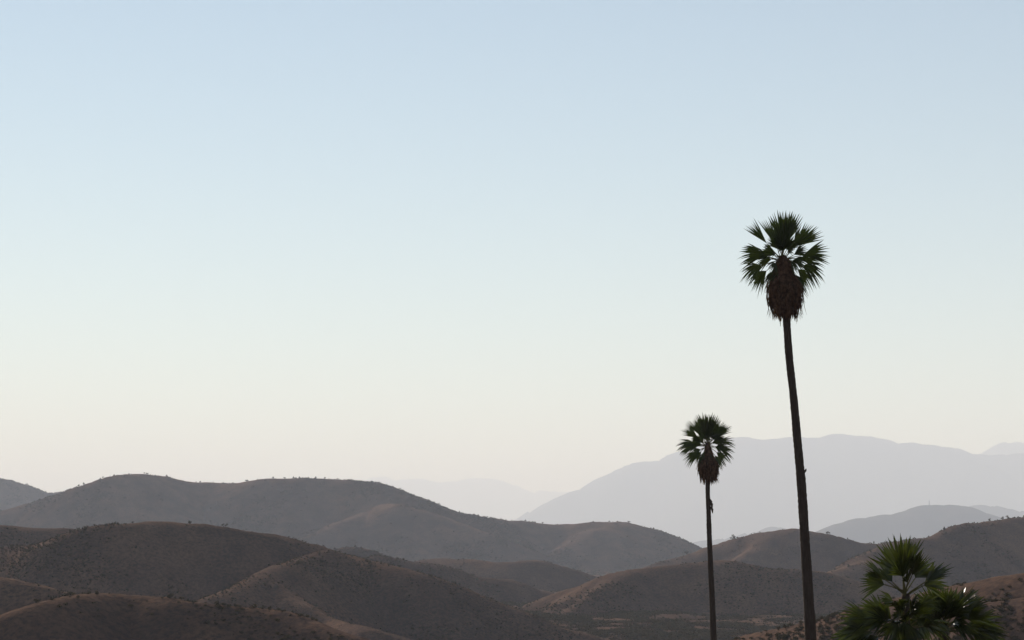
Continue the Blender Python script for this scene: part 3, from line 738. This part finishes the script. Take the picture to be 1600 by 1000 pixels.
for sel, VS, nm, lb in ((big, VAR_L, 'scrub', 'low dry scrub dotted over the nearest hillsides'), (~big & (rb < 1300), VAR_S, 'scrub', 'fine dark chaparral covering the middle hills'), (rb >= 1300, VAR_T, 'scrub', 'tiny shrubs dotting the hazy back ridges')):
    vs, fs, off = [], [], 0
    ii = np.nonzero(sel)[0]
    for n_, k in enumerate(ii):
        v, f = VS[n_ % 8]
        a = nrg.random() * 6.283; c, s = math.cos(a), math.sin(a); S_ = size[k]; hh = S_ * (0.7 + 0.5 * nrg.random())
        q = np.empty_like(v)
        q[:, 0] = (v[:, 0] * c - v[:, 1] * s) * S_ * 1.2 + rb[k] * math.sin(ab[k]); q[:, 1] = (v[:, 0] * s + v[:, 1] * c) * S_ * 1.2 + rb[k] * math.cos(ab[k])
        q[:, 2] = v[:, 2] * hh + Zc[k] - 0.08 * hh
        vs.append(q); fs.append(f + off); off += len(v)
    if vs:
        o = mesh_obj(nm, np.vstack(vs), np.vstack(fs), M_BUSH)
        tag(o, lb, None, None, 'stuff')

# --- single shrubs and small trees that stand out on the crests
def crest_D(px, py, D):
    """depth at which the sight line at this pixel meets the hill crest near D"""
    a = math.atan2((px - 800) / F, 1.0); j = int(np.clip(np.searchsorted(az_in, a), 0, len(az_in) - 1))
    m = (RR > D * 0.93) & (RR < D * 1.07)
    k = np.argmax(np.where(m, (Z[:, j] - CZ) / RR, -9))
    return float(RR[k] * math.cos(az_in[j]))
def shrub(px, D, wpx, hpx, seed, label, tree=False, exact=False, group='shrubs standing out on the hill crests'):
    rg = np.random.default_rng(seed)
    Dc = D if exact else crest_D(px, 0, float(dist(D)))
    x = (px - 800) / F * Dc; z = ground_z(x, Dc)
    if D > 2000: wpx, hpx = wpx * 0.8, hpx * 0.72
    w, hh = wpx / F * Dc, hpx / F * Dc
    root = empty('shrub', (x, Dc, z - 0.03 * hh))
    tag(root, label, 'shrub', group)
    n = 260
    lobes = rg.normal(size=(6, 3)) * np.array([0.26, 0.26, 0.16]); lobes[:, 2] += 0.62 if tree else 0.48
    c = lobes[rg.integers(0, 6, n)] + rg.normal(size=(n, 3)) * np.array([0.12, 0.12, 0.12])
    c[:, 2] = np.clip(c[:, 2], 0.04, 1.0)
    a = rg.normal(size=(n, 3)) * 0.06; b = rg.normal(size=(n, 3)) * 0.06
    v = np.stack([c + a, c + b, c - a - b * 0.5], 1).reshape(-1, 3) * np.array([w, w, hh])
    mesh_obj('foliage', v, np.arange(n * 3).reshape(-1, 3), M_BUSH, root)
    m = MB()
    for k in range(3):
        m.tube([(rg.uniform(-.03, .03) * w, 0, -0.1 * hh), (lobes[k][0] * w * 0.5, lobes[k][1] * w * 0.5, hh * 0.3), tuple(lobes[k] * np.array([w, w, hh]))], [0.03 * hh, 0.022 * hh, 0.008 * hh], 5)
    m.build('stem', M_BARK, root)
SHR = [
    (56, 500, 7, 8, 'dark round shrub low on the left end of the nearest hill crest'),
    (86, 500, 5, 5, 'small shrub on the left shoulder of the nearest hill crest'),
    (151, 500, 4, 5, 'small shrub near the highest point of the nearest hill crest'),
    (265, 500, 9, 10, 'largest dark shrub on the nearest hill crest, right of its top'),
    (283, 500, 7, 6, 'low shrub just right of the largest one on the nearest hill crest'),
    (341, 500, 3, 7, 'thin upright shrub on the right part of the nearest hill crest'),
    (421, 500, 6, 5, 'rust brown shrub toward the right end of the nearest hill crest'),
    (296, 900, 6, 5, 'shrub on top of the broad dark hill'),
    (350, 900, 6, 5, 'shrub right of the top of the broad dark hill'),
    (624, 900, 6, 5, 'shrub on the long right shoulder of the broad dark hill'),
    (123, 2300, 4, 5, 'shrub on the left rise of the long back ridge'),
    (131, 2300, 5, 5, 'wider shrub on the left rise of the long back ridge'),
    (161, 2300, 3, 5, 'thin shrub below the left summit of the long back ridge'),
    (228, 2300, 6, 4, 'shrub on the left summit of the long back ridge'),
    (386, 2300, 6, 5, 'shrub in the dip of the long back ridge'),
    (427, 2300, 3, 6, 'upright shrub right of the dip of the long back ridge'),
    (445, 2300, 5, 4, 'low shrub on the flat part of the long back ridge'),
    (458, 2300, 3, 6, 'pointed shrub on the flat part of the long back ridge'),
    (494, 2300, 4, 5, 'shrub at the middle of the flat part of the long back ridge'),
    (508, 2300, 4, 5, 'last tall shrub before the long back ridge bends down'),
    (625, 2300, 5, 4, 'shrub where the long back ridge starts to fall'),
    (686, 2300, 4, 4, 'shrub halfway down the right fall of the long back ridge'),
    (757, 2300, 4, 4, 'shrub on the low saddle of the long back ridge'),
    (848, 2300, 4, 4, 'shrub left of the last hump of the long back ridge'),
    (983, 2300, 5, 4, 'shrub on the last hump of the long back ridge'),
    (1074, 1600, 6, 7, 'shrub left of the shorter palm trunk on the domed hill foot'),
    (1145, 1600, 8, 7, 'bushy shrub on the skyline just right of the shorter palm trunk'),
    (1294, 1600, 7, 5, 'shrub on the domed hill right of the tall palm trunk'),
    (1365, 1600, 4, 4, 'small shrub in the saddle above the young palms'),
    (1546, 1310, 5, 5, 'shrub on the skyline of the right hill, leftmost of three'),
    (1567, 1310, 5, 5, 'shrub on the skyline of the right hill, middle of three'),
    (1576, 1310, 7, 5, 'shrub on the skyline of the right hill, rightmost of three'),
]
for i, (px, D, w, hh, lb) in enumerate(SHR):
    shrub(px, D, w, hh, 100 + i, lb)
